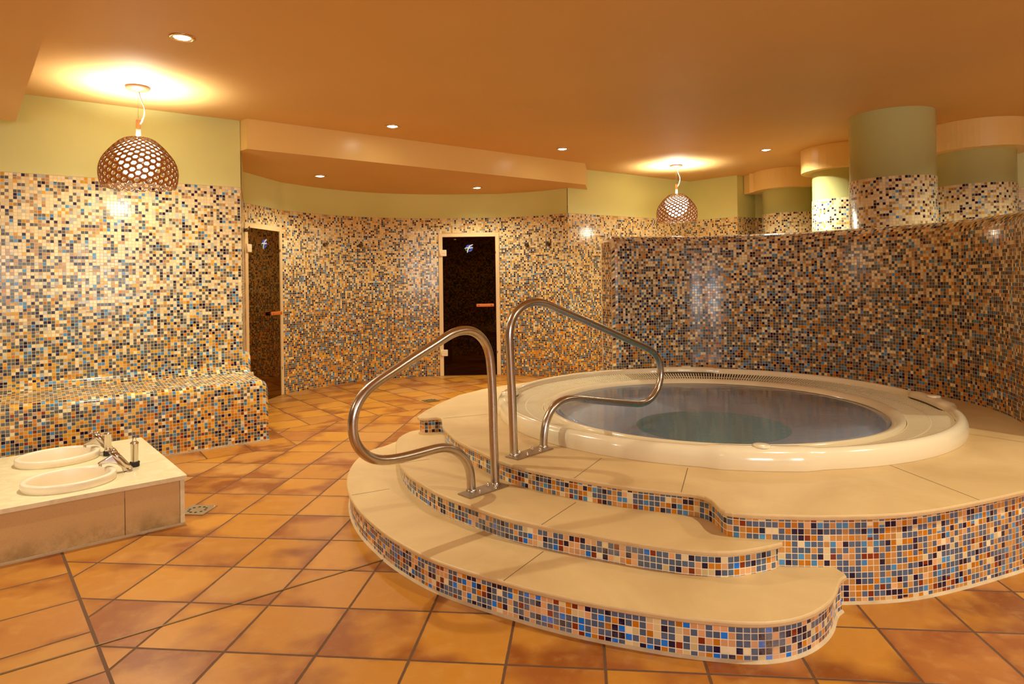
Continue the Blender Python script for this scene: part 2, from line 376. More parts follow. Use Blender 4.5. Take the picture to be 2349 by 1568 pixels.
# ------------------------------------------------------------------ mesh builder
class MB:
    def __init__(s): s.v = []; s.f = []; s.uv = []; s.mi = []; s.sm = []
    def face(s, pts, uv=None, mi=0, smooth=False):
        k = len(s.v); s.v += [tuple(p) for p in pts]; s.f.append(list(range(k, k + len(pts))))
        s.uv.append(uv or [(0, 0)] * len(pts)); s.mi.append(mi); s.sm.append(smooth)
    def grid(s, rows, mi=0, smooth=True, closed=False, uvf=None):
        k = len(s.v); n = len(rows[0])
        for r in rows: s.v += [tuple(p) for p in r]
        for j in range(len(rows) - 1):
            for i in range(n if closed else n - 1):
                i2 = (i + 1) % n
                s.f.append([k + j*n + i, k + j*n + i2, k + (j+1)*n + i2, k + (j+1)*n + i])
                s.uv.append([uvf(j, i), uvf(j, i + 1), uvf(j + 1, i + 1), uvf(j + 1, i)] if uvf else [(0, 0)] * 4)
                s.mi.append(mi); s.sm.append(smooth)
    def lathe(s, prof, c=(0, 0, 0), n=48, mi=0, smooth=True, M4=None, ax_=1, bx_=1):
        rows = []
        for r, z in prof:
            row = []
            for i in range(n):
                a = 2 * PI * i / n
                p = Vector((r * math.cos(a) * ax_, r * math.sin(a) * bx_, z))
                if M4: p = M4 @ p
                row.append(p + Vector(c))
            rows.append(row)
        s.grid(rows, mi, smooth, True)
    def cyl(s, a, b, r, r2=None, n=20, mi=0, cap=True):
        a, b = Vector(a), Vector(b); d = (b - a).normalized()
        x = d.orthogonal().normalized(); y = d.cross(x); r2 = r if r2 is None else r2
        R1 = [a + (x * math.cos(2*PI*i/n) + y * math.sin(2*PI*i/n)) * r for i in range(n)]
        R2 = [b + (x * math.cos(2*PI*i/n) + y * math.sin(2*PI*i/n)) * r2 for i in range(n)]
        s.grid([R1, R2], mi, True, True)
        if cap: s.face(R1[::-1], mi=mi); s.face(R2, mi=mi)
    def tube(s, pts, r, n=16, mi=0, cap=True, rad=None):
        pts = [Vector(p) for p in pts]; rows = []
        x = None
        for i, p in enumerate(pts):
            d = (pts[min(i+1, len(pts)-1)] - pts[max(i-1, 0)]).normalized()
            x = (d.orthogonal() if x is None else x - d * x.dot(d)).normalized(); y = d.cross(x)
            rr = rad[i] if rad else r
            rows.append([p + (x * math.cos(2*PI*k/n) + y * math.sin(2*PI*k/n)) * rr for k in range(n)])
        s.grid(rows, mi, True, True)
        if cap: s.face(rows[0][::-1], mi=mi); s.face(rows[-1], mi=mi)
    def box(s, o, e1, e2, e3, mi=0, uvs=None):
        o, e1, e2, e3 = Vector(o), Vector(e1), Vector(e2), Vector(e3)
        P = [o, o+e1, o+e1+e2, o+e2, o+e3, o+e1+e3, o+e1+e2+e3, o+e2+e3]
        for q in ((0, 3, 2, 1), (4, 5, 6, 7), (0, 1, 5, 4), (1, 2, 6, 5), (2, 3, 7, 6), (3, 0, 4, 7)):
            s.face([P[i] for i in q], mi=mi)
    def cap(s, loops, z, mi=0, flip=False):
        polys = [[Vector((p[0], p[1], 0)) for p in L] for L in loops]
        flat = [p for L in polys for p in L]
        for tri in tessellate_polygon(polys):
            P = [Vector((flat[i].x, flat[i].y, z)) for i in tri]
            nz = (P[1]-P[0]).cross(P[2]-P[0]).z
            if (nz < 0) != flip: P = P[::-1]
            s.face(P, mi=mi)
    def build(s, name, mats, parent=None, bevel=0, weld=True):
        me = bpy.data.meshes.new(name); me.from_pydata(s.v, [], s.f); me.update()
        if not isinstance(mats, (list, tuple)): mats = [mats]
        for mm in mats: me.materials.append(M[mm])
        ul = me.uv_layers.new(name='UVMap')
        for p, u, mi, sm in zip(me.polygons, s.uv, s.mi, s.sm):
            p.material_index = mi; p.use_smooth = sm
            for li, w in zip(p.loop_indices, u): ul.data[li].uv = w
        if weld:
            bm = bmesh.new(); bm.from_mesh(me); bmesh.ops.remove_doubles(bm, verts=bm.verts, dist=1e-5)
            bm.to_mesh(me); bm.free()
        o = bpy.data.objects.new(name, me); C.objects.link(o)
        if parent:
            o.parent = parent
            if parent.type == 'EMPTY' or True: o.matrix_parent_inverse = parent_inv(parent)
        if bevel:
            b = o.modifiers.new('bevel', 'BEVEL'); b.width = bevel; b.segments = 2; b.limit_method = 'ANGLE'; b.angle_limit = .7
        return o
def parent_inv(p):
    m_ = Matrix.Identity(4); q = p; chain = []
    while q: chain.append(q); q = q.parent
    w = Matrix.Identity(4)
    for q in reversed(chain): w = w @ q.matrix_parent_inverse @ Matrix.LocRotScale(q.location, q.rotation_euler, q.scale)
    return w.inverted()
def tag(o, label, cat=None, group=None, kind=None):
    o['label'] = label
    if cat: o['category'] = cat
    if group: o['group'] = group
    if kind: o['kind'] = kind
    return o
def thing(name, label, cat, loc, group=None, rz=0):
    o = bpy.data.objects.new(name, None); C.objects.link(o); o.location = loc; o.rotation_euler = (0, 0, rz)
    o.empty_display_size = .05
    return tag(o, label, cat, group)
def copy_tree(o, parent=None):
    c = o.copy(); C.objects.link(c)
    if parent: c.parent = parent
    for ch in list(o.children): copy_tree(ch, c)
    return c

def smooth(pts, step=.05, closed=False):
    pts = [Vector((p[0], p[1], p[2] if len(p) > 2 else 0)) for p in pts]
    out = []; n = len(pts)
    for i in range(n if closed else n - 1):
        p1, p2 = pts[i], pts[(i+1) % n]
        p0 = pts[i-1] if (closed or i) else p1 * 2 - p2
        p3 = pts[(i+2) % n] if (closed or i + 2 < n) else p2 * 2 - p1
        # centripetal
        def tj(a, b): return max(1e-4, (b - a).length ** .5)
        t0 = 0; t1 = t0 + tj(p0, p1); t2_ = t1 + tj(p1, p2); t3 = t2_ + tj(p2, p3)
        k = max(1, int((p2 - p1).length / step))
        for j in range(k):
            t = t1 + (t2_ - t1) * j / k
            A1 = p0 * ((t1-t)/(t1-t0)) + p1 * ((t-t0)/(t1-t0)); A2 = p1 * ((t2_-t)/(t2_-t1)) + p2 * ((t-t1)/(t2_-t1)); A3 = p2 * ((t3-t)/(t3-t2_)) + p3 * ((t-t2_)/(t3-t2_))
            B1 = A1 * ((t2_-t)/(t2_-t0)) + A2 * ((t-t0)/(t2_-t0)); B2 = A2 * ((t3-t)/(t3-t1)) + A3 * ((t-t1)/(t3-t1))
            out.append(B1 * ((t2_-t)/(t2_-t1)) + B2 * ((t-t1)/(t2_-t1)))
    if not closed: out.append(pts[-1])
    return out
def offset(poly, d):                       # inward for a counter-clockwise closed outline
    n = len(poly); out = []
    for i in range(n):
        a, b, c = poly[i-1], poly[i], poly[(i+1) % n]
        e1 = (b - a); e2 = (c - b); e1.z = e2.z = 0
        if e1.length < 1e-7: e1 = e2
        if e2.length < 1e-7: e2 = e1
        e1.normalize(); e2.normalize()
        n1 = Vector((-e1.y, e1.x, 0)); n2 = Vector((-e2.y, e2.x, 0)); k = n1 + n2
        if k.length < .3: k = n1
        k = k / max(.5, k.length_squared) * 2 if k.length_squared > 0 else n1
        k = (n1 + n2).normalized() if (n1 + n2).length > 1e-6 else n1
        out.append(b + k * d / max(.6, k.dot(n1)))
    return out
def ccw(p):
    a = sum(p[i-1][0]*p[i][1] - p[i][0]*p[i-1][1] for i in range(len(p)))
    return p if a > 0 else p[::-1]

def wall_strip(mb, pts, z0, z1, mi=0, u0=0.0, back=0.0, flip=False):
    u = u0
    for a, b in zip(pts, pts[1:]):
        a = Vector((a[0], a[1], 0)); b = Vector((b[0], b[1], 0)); L = (b - a).length
        if L < 1e-6: continue
        q = [(a.x, a.y, z0), (b.x, b.y, z0), (b.x, b.y, z1), (a.x, a.y, z1)]
        w = [(u/TILE, z0/TILE), ((u+L)/TILE, z0/TILE), ((u+L)/TILE, z1/TILE), (u/TILE, z1/TILE)]
        mb.face(q, w, mi); u += L
    return u

TOP, CEIL, LOW = 2.15, 2.74, 2.475
def tiled_wall(name, pts, label, mat, paint_='green', zpaint=CEIL, side=1, openings=(), smooth_=False):
    """mosaic up to TOP, paint above; the mosaic stands 6 mm proud. side: which side the room is on (+1 = left of travel)."""
    P = [Vector((p[0], p[1], 0)) for p in pts]
    nrm = []
    for i in range(len(P)):
        d = (P[min(i+1, len(P)-1)] - P[max(i-1, 0)]).normalized(); nrm.append(Vector((-d.y, d.x, 0)) * -side)
    Bk = [p + q * .006 for p, q in zip(P, nrm)]
    mb = MB()
    if openings:
        segs = [[P[0]]]; u = 0; us = [0]
        for i in range(1, len(P)):
            hole = any(i - 1 >= a and i <= b for a, b in openings)
            u += (P[i] - P[i-1]).length
            if hole:
                if len(segs[-1]) > 1: segs.append([P[i]]); us.append(u)
                else: segs[-1] = [P[i]]; us[-1] = u
            else: segs[-1].append(P[i])
        for s_, u_ in zip(segs, us):
            if len(s_) > 1: wall_strip(mb, s_, 0, DOORTOP, 0, u_)
        wall_strip(mb, P, DOORTOP, TOP, 0)
    else:
        wall_strip(mb, P, 0, TOP, 0)
    for i in range(len(P) - 1):
        mb.face([P[i] + Vector((0, 0, TOP)), P[i+1] + Vector((0, 0, TOP)), Bk[i+1] + Vector((0, 0, TOP)), Bk[i] + Vector((0, 0, TOP))], mi=2)
    wall_strip(mb, Bk, TOP, zpaint, 1)
    if smooth_: mb.sm = [True] * len(mb.sm)
    o = mb.build(name, [mat, paint_, 'plinth_grout'])
    return tag(o, label, kind='structure')
DOORTOP = 1.945

# ------------------------------------------------------------------ room plan
W1T = Vector((.8106, .5856, 0)); W1N = Vector((-.5856, .8106, 0))
corner = Vector((-2.392, 5.85, 0))
w1 = [corner - W1T * 4.6, corner]
w1[0].z = 0
NIC = [(-2.815, 6.95), (-2.691, 7.715), (-2.326, 8.30), (-1.837, 8.74), (-1.30, 8.96), (-.998, 9.02), (-.17, 9.05), (.387, 8.83), (.731, 8.55)]
nc = [Vector((x, y, 0)) for x, y in NIC]
curve1 = smooth(NIC[1:6], .07); curve2 = smooth(NIC[6:9], .07)
niche = [nc[0]] + curve1 + curve2
d2a = len(curve1); d2b = d2a + 1
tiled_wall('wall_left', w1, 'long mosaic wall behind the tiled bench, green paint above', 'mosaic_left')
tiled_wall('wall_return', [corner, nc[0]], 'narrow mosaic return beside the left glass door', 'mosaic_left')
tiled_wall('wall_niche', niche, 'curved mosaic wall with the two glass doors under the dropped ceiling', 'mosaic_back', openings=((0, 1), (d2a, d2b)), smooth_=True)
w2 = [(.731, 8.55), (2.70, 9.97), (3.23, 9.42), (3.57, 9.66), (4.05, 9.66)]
tiled_wall('wall_far', w2, 'far mosaic walls meeting in the corner behind the small pendant lamp', 'mosaic_back')
tiled_wall('wall_right', [(4.05, 9.66), (4.06, 7.6), (4.9, 6.75), (5.7, 6.3), (6.6, 5.8)], 'mosaic wall behind the round columns at right', 'mosaic_column')
tiled_wall('wall_rear', [(6.6, 5.8), (6.9, 1.0), (5.6, -3.2), (0, -4.4), (-4.6, -3.4), (-6.6, 0), tuple(w1[0][:2])], 'mosaic wall that closes the spa behind the photographer', 'mosaic_back')

# floor and ceilings
mb = MB(); mb.face([(-8, -6, 0), (8, -6, 0), (8, 13, 0), (-8, 13, 0)])
tag(mb.build('floor', 'floor'), 'orange terracotta floor tiles with dark joints', kind='structure')
mb = MB(); mb.face([(-8, -6, CEIL), (-8, 13, CEIL), (8, 13, CEIL), (8, -6, CEIL)])
tag(mb.build('ceiling', 'ceiling'), 'high satin orange ceiling over the hot tub', kind='structure')
T2 = Vector((.767, .641, 0)).normalized(); N2 = Vector((-T2.y, T2.x, 0))
mb = MB()
e = T2 * .318
mb.box(e + N2 * 5.9 - T2 * 8 + Vector((0, 0, 2.485)), T2 * 8, -N2 * 13, (0, 0, .2549))
tag(mb.build('ceiling_lowered', 'ceiling'), 'lowered orange ceiling whose edge cuts the upper left corner', kind='structure')

# dropped ceiling with its fascia over the niche
def extrude_poly(name, poly, z0, z1, mats, **kw):
    p = ccw([Vector((q[0], q[1], 0)) for q in poly]); mb = MB()
    mb.cap([p], z0, 0, True)
    for i in range(len(p)):
        a, b = p[i-1], p[i]
        mb.face([(a.x, a.y, z0), (b.x, b.y, z0), (b.x, b.y, z1), (a.x, a.y, z1)], mi=1 if len(mats) > 1 else 0)
    return mb.build(name, mats, **kw)
sof = [(-2.298, 5.77), (.935, 8.26), (1.02, 8.775), (.731, 8.56)] + [tuple(p[:2]) for p in niche[::-1]] + [(-2.40, 5.86)]
tag(extrude_poly('trim_1', sof, LOW, CEIL, ['ceiling', 'trim']), 'dropped ceiling with straight peach fascia over the two glass doors', kind='structure')

# ------------------------------------------------------------------ round columns and their peach collars
COLS = [((3.85, 9.15), 'far round green column rising from the wall, left of the row', True),
        ((3.82, 7.54), 'round green column half hidden behind the big one', True),
        ((3.47, 6.01), 'large freestanding round column, green over mosaic, without a collar', False),
        ((4.58, 6.53), 'round column at the right edge with a peach collar', True)]
def arc(c, r, n=64, a0=0.0): return [Vector((c[0] + r*math.cos(a0+2*PI*i/n), c[1] + r*math.sin(a0+2*PI*i/n), 0)) for i in range(n + 1)]
for k, (c, lab, band) in enumerate(COLS):
    mb = MB(); P = arc(c, .352); u = 0
    n_t = round(2*PI*.352 / TILE); us = [i / 64 * n_t for i in range(65)]
    for i in range(64):
        a, b = P[i], P[i+1]
        mb.face([(a.x, a.y, 0), (b.x, b.y, 0), (b.x, b.y, TOP), (a.x, a.y, TOP)], [(us[i], 0), (us[i+1], 0), (us[i+1], TOP/TILE), (us[i], TOP/TILE)], 0, True)
    Q = arc(c, .345)
    for i in range(64):
        a, b, a2, b2 = Q[i], Q[i+1], P[i], P[i+1]
        mb.face([(a2.x, a2.y, TOP), (b2.x, b2.y, TOP), (b.x, b.y, TOP), (a.x, a.y, TOP)], mi=2)
        mb.face([(a.x, a.y, TOP), (b.x, b.y, TOP), (b.x, b.y, CEIL), (a.x, a.y, CEIL)], mi=1, smooth=True)
    o = mb.build('column', ['mosaic_column', 'greengloss', 'plinth_grout'])
    tag(o, lab, kind='structure')
for k, (c, lab) in enumerate((((3.85, 9.15), 'peach collar around the top of the far round column'), ((3.82, 7.54), 'peach collar around the column behind the big one'), ((4.58, 6.53), 'peach collar around the column at the right edge'))):
    P = arc(c, .462)[:-1]
    if k == 0:                              # the collar runs out into a short straight box at its left end
        P = [p for p in P if not (p.x < 3.62 and p.y > 9.26)] 
        P.sort(key=lambda p: math.atan2(p.y - 9.15, p.x - 3.85))
        i = max(range(len(P)), key=lambda j: math.atan2(P[j].y - 9.15, P[j].x - 3.85))
        P += [Vector((3.40, 9.27, 0)), Vector((3.352, 9.27, 0)), Vector((3.352, 9.49, 0)), Vector((3.62, 9.65, 0))]
        P = sorted(P, key=lambda p: math.atan2(p.y - 9.2, p.x - 3.75))
    o = extrude_poly('trim_%d' % (k + 2), [tuple(p[:2]) for p in P], LOW, CEIL - .001, ['trim', 'trim'])
    tag(o, lab, kind='structure')

# ------------------------------------------------------------------ curved partition wall behind the tub
PW = [(1.005, 6.27), (1.35, 6.37), (1.8, 6.43), (2.25, 6.33), (2.75, 6.0), (3.12, 5.52), (3.30, 5.05), (3.325, 4.75), (3.29, 4.45), (3.21, 4.2), (3.10, 3.95), (2.99, 3.72)]
pw = smooth(PW, .06)
nw = []
for i in range(len(pw)):
    d = (pw[min(i+1, len(pw)-1)] - pw[max(i-1, 0)]).normalized(); nw.append(Vector((-d.y, d.x, 0)))     # away from the tub
L = [0]
for a, b in zip(pw, pw[1:]): L.append(L[-1] + (b - a).length)
PT = 1.705
prof = [(0, 0), (0, 1.585)] + [(.12 - .12*math.cos(a), 1.585 + .12*math.sin(a)) for a in [PI/2*k/8 for k in range(1, 9)]] + [(.20, PT)] + \
       [(.20 + .10*math.sin(a), 1.605 + .10*math.cos(a)) for a in [PI/2*k/6 for k in range(1, 7)]] + [(.30, 0)]
pl = [0]
for a, b in zip(prof, prof[1:]): pl.append(pl[-1] + math.hypot(b[0]-a[0], b[1]-a[1]))
mb = MB()
def prow(i, inset=0, drop=0):
    out = []
    for (o_, z) in prof:
        oo = min(max(o_, inset), .30 - inset)
        out.append(pw[i] + nw[i] * oo + Vector((0, 0, z if z < .01 else z - drop)))
    return out
rows = []
us = []
t0 = (pw[0] - pw[1]).normalized()
for k, (ext, ins, dr) in enumerate([(.05, .05, .055), (.048, .030, .034), (.036, .014, .016), (.018, .004, .005)]):
    rows.append([p + t0 * ext for p in prow(0, ins, dr)]); us.append(-ext / TILE)
for i in range(len(pw)): rows.append(prow(i)); us.append(L[i] / TILE)
mb.grid(rows, 0, True, False, uvf=lambda j, i: (us[j], pl[i] / TILE))
mb.face(rows[0][::1], [(-(max(q[0], .05)) / TILE, q[1] / TILE) for q in prof])
mb.face(rows[-1][::-1], [(-q[0] / TILE, q[1] / TILE) for q in prof[::-1]])
tag(mb.build('wall_partition', 'mosaic_partition'), 'curved free-standing mosaic wall with rounded top behind the hot tub', kind='structure')

# ------------------------------------------------------------------ tiled bench along the left wall
bt = thing('tiled_bench', 'long built-in bench covered in mosaic along the left wall', 'bench', corner - W1T * 1.2 - W1N * .25)
bp = [(6.146, .70)] + [(6.146 - .10*(1-math.cos(a)), .62 - .10*math.sin(a)) for a in [PI/2*k/8 for k in range(9)]] + [(5.90, .512), (5.70, .500)] + \
     [(5.66 - .053*math.sin(a), .447 + .053*math.cos(a)) for a in [PI/2*k/7 for k in range(8)]] + [(5.607, 0)]
bl = [0]
for a, b in zip(bp, bp[1:]): bl.append(bl[-1] + math.hypot(b[0]-a[0], b[1]-a[1]))
mb = MB(); rows = []; us = []
for t_, dr in [(-3.0, 0), (1.497, 0), (1.516, .004), (1.532, .013), (1.543, .027), (1.549, .046)]:
    rows.append([W1T * t_ + W1N * n_ + Vector((0, 0, z - dr if z > .2 else z)) for n_, z in bp]); us.append(t_ / TILE)
mb.grid(rows, 0, True, False, uvf=lambda j, i: (us[j], -bl[i] / TILE))
end = rows[-1]
mb.face([end[0] * 1 - Vector((0, 0, end[0].z))] + end[::1], [(p.dot(W1N) / TILE, p.z / TILE) for p in [end[0] - Vector((0, 0, end[0].z))] + end])
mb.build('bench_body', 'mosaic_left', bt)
mb = MB(); mb.box(W1T * -3.0 + W1N * 5.597, W1T * 4.556, W1N * .012, (0, 0, .012)); mb.build('base_joint', 'plinth_grout', bt)

# ------------------------------------------------------------------ hot tub platform with steps
TC = Vector((1.41, 4.714, 0)); Z1, Z2, Z3 = .145, .25, .355
def outline(px, z, extra, smooth_step=.03):
    return [at_z(x, y, z) for x, y in px] + [Vector((x, y, z)) for x, y in extra]
D3 = [(957, 953.4), (959, 956.6), (965, 957.8), (983.6, 957.9), (1003, 956.2), (1010, 957.4), (1013, 961), (1015, 976.7), (1025, 988.7), (1052.5, 1010.8), (1086.5, 1027.8), (1146, 1055), (1222.8, 1077), (1318, 1096),
      (1427, 1113), (1500, 1121.6), (1563.6, 1128.5), (1597, 1132.5), (1616, 1137.5), (1628.6, 1144.6), (1639, 1154.5), (1649, 1165), (1662, 1171.5), (1701, 1176.5), (1810.5, 1181), (1921, 1182), (2031.6, 1179),
      (2114.5, 1172), (2225, 1153), (2308, 1135), (2349, 1125.5)]
E3 = [(2.55, 3.06), (2.88, 3.38), (3.10, 3.72), (3.34, 4.1), (3.45, 4.5), (3.47, 4.85), (3.40, 5.2), (3.22, 5.62), (2.84, 6.12), (2.3, 6.48), (1.8, 6.58), (1.35, 6.52), (.98, 6.44), (.6, 6.34), (.3, 6.2), (-.05, 5.95), (-.248, 5.76), (-.455, 5.45), (-.578, 5.10), (-.648, 4.82)]
D2 = [(926.7, 995), (916, 1001.5), (910, 1009), (907.6, 1018), (908.2, 1032), (911.7, 1050), (918.5, 1066.5), (935.7, 1086.8), (965.7, 1107.8), (1007.6, 1131.8), (1079.6, 1158.7), (1153, 1184), (1240, 1203.7), (1342, 1222.6),
      (1444, 1240.5), (1546, 1255.8), (1623, 1263.2), (1669, 1264.5), (1725, 1258.5), (1776, 1249), (1795, 1244.2), (1795, 1240)]
E2 = [(1.2, 3.0), (.6, 3.4), (0, 4.0), (-.35, 4.6), (-.5, 4.78)]
D2 += []
B2 = [(962.7, 984.9), (944.7, 987.9)]
D1 = [(907, 1012), (882, 1022), (852, 1031), (822, 1049), (804, 1071), (796, 1093), (795.5, 1114), (803, 1138), (821, 1166), (849, 1194), (885, 1223.5), (930, 1251), (974, 1273.5), (1035, 1297), (1153, 1332), (1240, 1355.5), (1342, 1378),
      (1444, 1396), (1546, 1411.6), (1648.5, 1422.5), (1725, 1427), (1776, 1425.3), (1827, 1417), (1868, 1402.4), (1904, 1378), (1920, 1355), (1925, 1337.5), (1931, 1326), (1942, 1318.7), (1938, 1313.5)]
E1 = [(1.2, 2.95), (.6, 3.3), (0, 4.0), (-.4, 4.85), (-.62, 4.95)]
def make_outline(px, z, extra, pre=()):
    pts = [at_z(x, y, z) for x, y in pre] + [at_z(x, y, z) for x, y in px]
    s = smooth(pts, .025); s += [Vector((x, y, z)) for x, y in extra]
    return ccw([Vector((p.x, p.y, 0)) for p in s])
plat = thing('hot_tub_platform', 'raised round stone-topped platform with mosaic risers carrying the hot tub', 'platform', (1.3, 3.2, 0))
def slab(name, out, z, parent, holes=(), joints=(), label=None):
    mb = MB()
    a = offset(out, .006); b = out
    mb.cap([a] + [h for h in holes], z, 0)
    rings = [(a, z), (offset(out, .002), z - .0025), (b, z - .007), (b, z - .017), (offset(out, .004), z - .021), (offset(out, .03), z - .021)]
    n = len(out)
    for k, ((r1, z1), (r2, z2)) in enumerate(zip(rings, rings[1:])):
        for i in range(n):
            j = (i + 1) % n
            mb.face([(r2[i].x, r2[i].y, z2), (r2[j].x, r2[j].y, z2), (r1[j].x, r1[j].y, z1), (r1[i].x, r1[i].y, z1)], mi=1 if k >= 1 else 0, smooth=False)
    for (p, q) in joints:
        p = at_z(p[0], p[1], z + .0006); q = at_z(q[0], q[1], z + .0006); d = (q - p).normalized(); s = Vector((-d.y, d.x, 0)) * .0016
        mb.face([p - s, q - s, q + s, p + s], mi=2)
    o = mb.build(name, ['limestone', 'slab_edge', 'joint'], parent)
    return o
def riser(name, out, z0, z1, mat, parent, plinth=True):
    r = offset(out, .018); mb = MB(); u = 0; n = len(r)
    for i in range(n):
        a, b = r[i], r[(i+1) % n]; d = (b - a).length
        mb.face([(a.x, a.y, z0), (b.x, b.y, z0), (b.x, b.y, z1), (a.x, a.y, z1)],
                [(u/TILE, z0/TILE), ((u+d)/TILE, z0/TILE), ((u+d)/TILE, z1/TILE), (u/TILE, z1/TILE)]); u += d
    o = mb.build(name, mat, parent)
    if plinth:
        q = offset(out, .008); mb = MB()
        for i in range(n):
            j = (i+1) % n
            mb.face([(q[i].x, q[i].y, z0), (q[j].x, q[j].y, z0), (r[j].x, r[j].y, z0 + .009), (r[i].x, r[i].y, z0 + .009)], smooth=True)
        mb.build('base_joint', 'plinth_grout', parent)
    return o
o3 = make_outline(D3, Z3, E3); o2 = make_outline(D2, Z2, E2, B2); o1 = make_outline(D1, Z1, E1)
hole = [Vector((TC.x + 1.47*math.cos(a), TC.y + 1.47*math.sin(a), 0)) for a in [-2*PI*k/96 for k in range(96)]]
dk = bpy.data.objects.new('deck', None); C.objects.link(dk); dk.parent = plat; dk.location = (0, 0, 0)
slab('deck_slab', o3, Z3, plat, [hole], [((1380, 1050), (1317, 1096)), ((1577.7, 1072.5), (1562.7, 1128)), ((1016.6, 959), (1118.5, 949.5)), ((2037, 1064.6), (2247, 1146)), ((2219.5, 994), (2349, 1013.5))])
riser('deck_riser', o3, 0, Z3 - .02, 'mosaic_deck', plat)
bpy.data.objects.remove(dk)
for nm_, out, z, zb, jn, lab in (('step', o2, Z2, 0, [((1321.5, 1151), (1242, 1203)), ((918, 1062), (985, 1052))], 'upper step'),
                            ('step', o1, Z1, 0, [((1247, 1263.5), (1155.5, 1331)), ((806.8, 1135), (893.7, 1120.5))], 'lowest step, widest')):
    st = slab(nm_, out, z, plat, (), jn); st['label'] = lab
    rs = riser('riser', out, z - Z1 if z == Z2 else 0, z - .02, 'mosaic_step', st)

# ------------------------------------------------------------------ the tub
tub = thing('hot_tub', 'round cream acrylic hot tub with overflow grille ring', 'hot tub', TC + Vector((0, 0, Z3)))
BUMPS = [math.radians(a) for a in (82, -8, -97.5, 173)]
def bump_at(a):
    v = 0
    for b in BUMPS:
        d = abs((a - b + PI) % (2*PI) - PI)
        x = max(0, min(1, (math.radians(11.5) - d) / math.radians(4)))
        v = max(v, x*x*(3 - 2*x))
    return v
rimp = [(1.512, Z3 + .001), (1.515, .375), (1.513, .405), (1.505, .430), (1.492, .446), (1.475, .453), (1.462, .452), (1.452, .444), (1.448, .430), (1.4475, .411), (1.446, .34), (1.42, .31), (1.24, .30), (1.20, .31), (1.197, .368), (1.192, .392), (1.182, .398), (1.165, .396),
        (1.14, .386), (1.118, .370), (1.103, .345), (1.095, .31), (1.085, .285)]
N = 240; rows = []
for k, (r, z) in enumerate(rimp):
    row = []
    for i in range(N):
        a = 2*PI*i/N; b = bump_at(a); rr, zz = r, z
        if k <= 4: rr += .022 * b; zz += (.010 if k > 0 else 0) * b * (k / 4)
        elif k <= 9: zz += .010 * b; rr -= .03 * b if k >= 7 else 0
        row.append(TC + Vector((rr*math.cos(a), rr*math.sin(a), zz)))
    rows.append(row)
mb = MB(); mb.grid(rows, 0, True, True)
for idx, f in enumerate(mb.f):
    if idx // N in (9, 10, 11, 12, 13): mb.mi[idx] = 1
mb.build('rim', ['acrylic', 'gutter'], tub)
mb = MB(); mb.lathe([(1.085, .285), (1.05, .262), (.98, .25), (.56, .245), (.53, .235)], TC, 160); mb.build('bowl', 'bowl', tub)
mb = MB(); mb.lathe([(.53, .235), (.50, .19), (.47, .06), (.40, .03), (.0, .025)], TC, 120); tag(mb.build('footwell', 'footwell', tub), 'blue-green footwell in the middle')
# overflow grille: radial slats in two rings on three hoops
mb = MB(); NS = 384
def gz(r): return .374 + (r - 1.20) / (1.445 - 1.20) * .040
for i in range(NS):
    a = 2*PI*i/NS; h = .0050
    if bump_at(a) > .6 and False: continue
    ca, sa = math.cos(a), math.sin(a); tvec = Vector((-sa, ca, 0)); rv = Vector((ca, sa, 0))
    for r0, r1 in ((1.204, 1.322), (1.330, 1.442)):
        A = TC + rv*r0 + Vector((0, 0, gz(r0))); B = TC + rv*r1 + Vector((0, 0, gz(r1)))
        w0 = tvec * h * .92; w1_ = tvec * h; dn = Vector((0, 0, -.009))
        top = [A - w0, B - w1_, B + w1_, A + w0]
        mb.face(top)
        mb.face([A - w0 + dn, B - w1_ + dn, B - w1_, A - w0]); mb.face([A + w0, B + w1_, B + w1_ + dn, A + w0 + dn])
for r in (1.2025, 1.326, 1.4435):
    mb.lathe([(r - .0035, gz(r) - .006), (r - .0035, gz(r) - .0005), (r + .0035, gz(r) - .0005), (r + .0035, gz(r) - .006)], TC, 192, smooth=False)
mb.build('overflow_grille', 'grille', tub, weld=False)
for k, b in enumerate(BUMPS):
    c = TC + Vector((1.470*math.cos(b), 1.470*math.sin(b), .462)); mb = MB()
    mb.lathe([(.043, -.003), (.044, .004), (.040, .008), (.030, .0095), (.0, .010)], c, 36); mb.build('valve_cap', 'acrylic', tub)
c = TC + Vector((1.475*math.cos(math.radians(178)), 1.475*math.sin(math.radians(178)), .455)); mb = MB()
mb.lathe([(.022, -.002), (.022, .003), (.014, .004)], c, 24); mb.lathe([(.014, .004), (.0, .002)], c, 24, mi=1); mb.build('air_inlet', ['chrome', 'hole'], tub)
# water
mb = MB(); WZ = .366
rad = [0, .3, .6, .9, 1.05, 1.1128]
mb.lathe([(.0, .03), (.395, .035), (.465, .065), (.495, .196), (.525, .240), (.58, .251), (.98, .256), (1.045, .268), (1.076, .292), (1.098, .345), (1.1128, WZ)] + [(r, WZ) for r in rad[-2::-1]], TC, 128)
mb.mi = [1 if i < 128 * 10 else 0 for i in range(len(mb.f))]
w = mb.build('tub_water', ['water', 'water_bed']); tag(w, 'calm blue-green water filling the hot tub', 'water', kind='stuff')

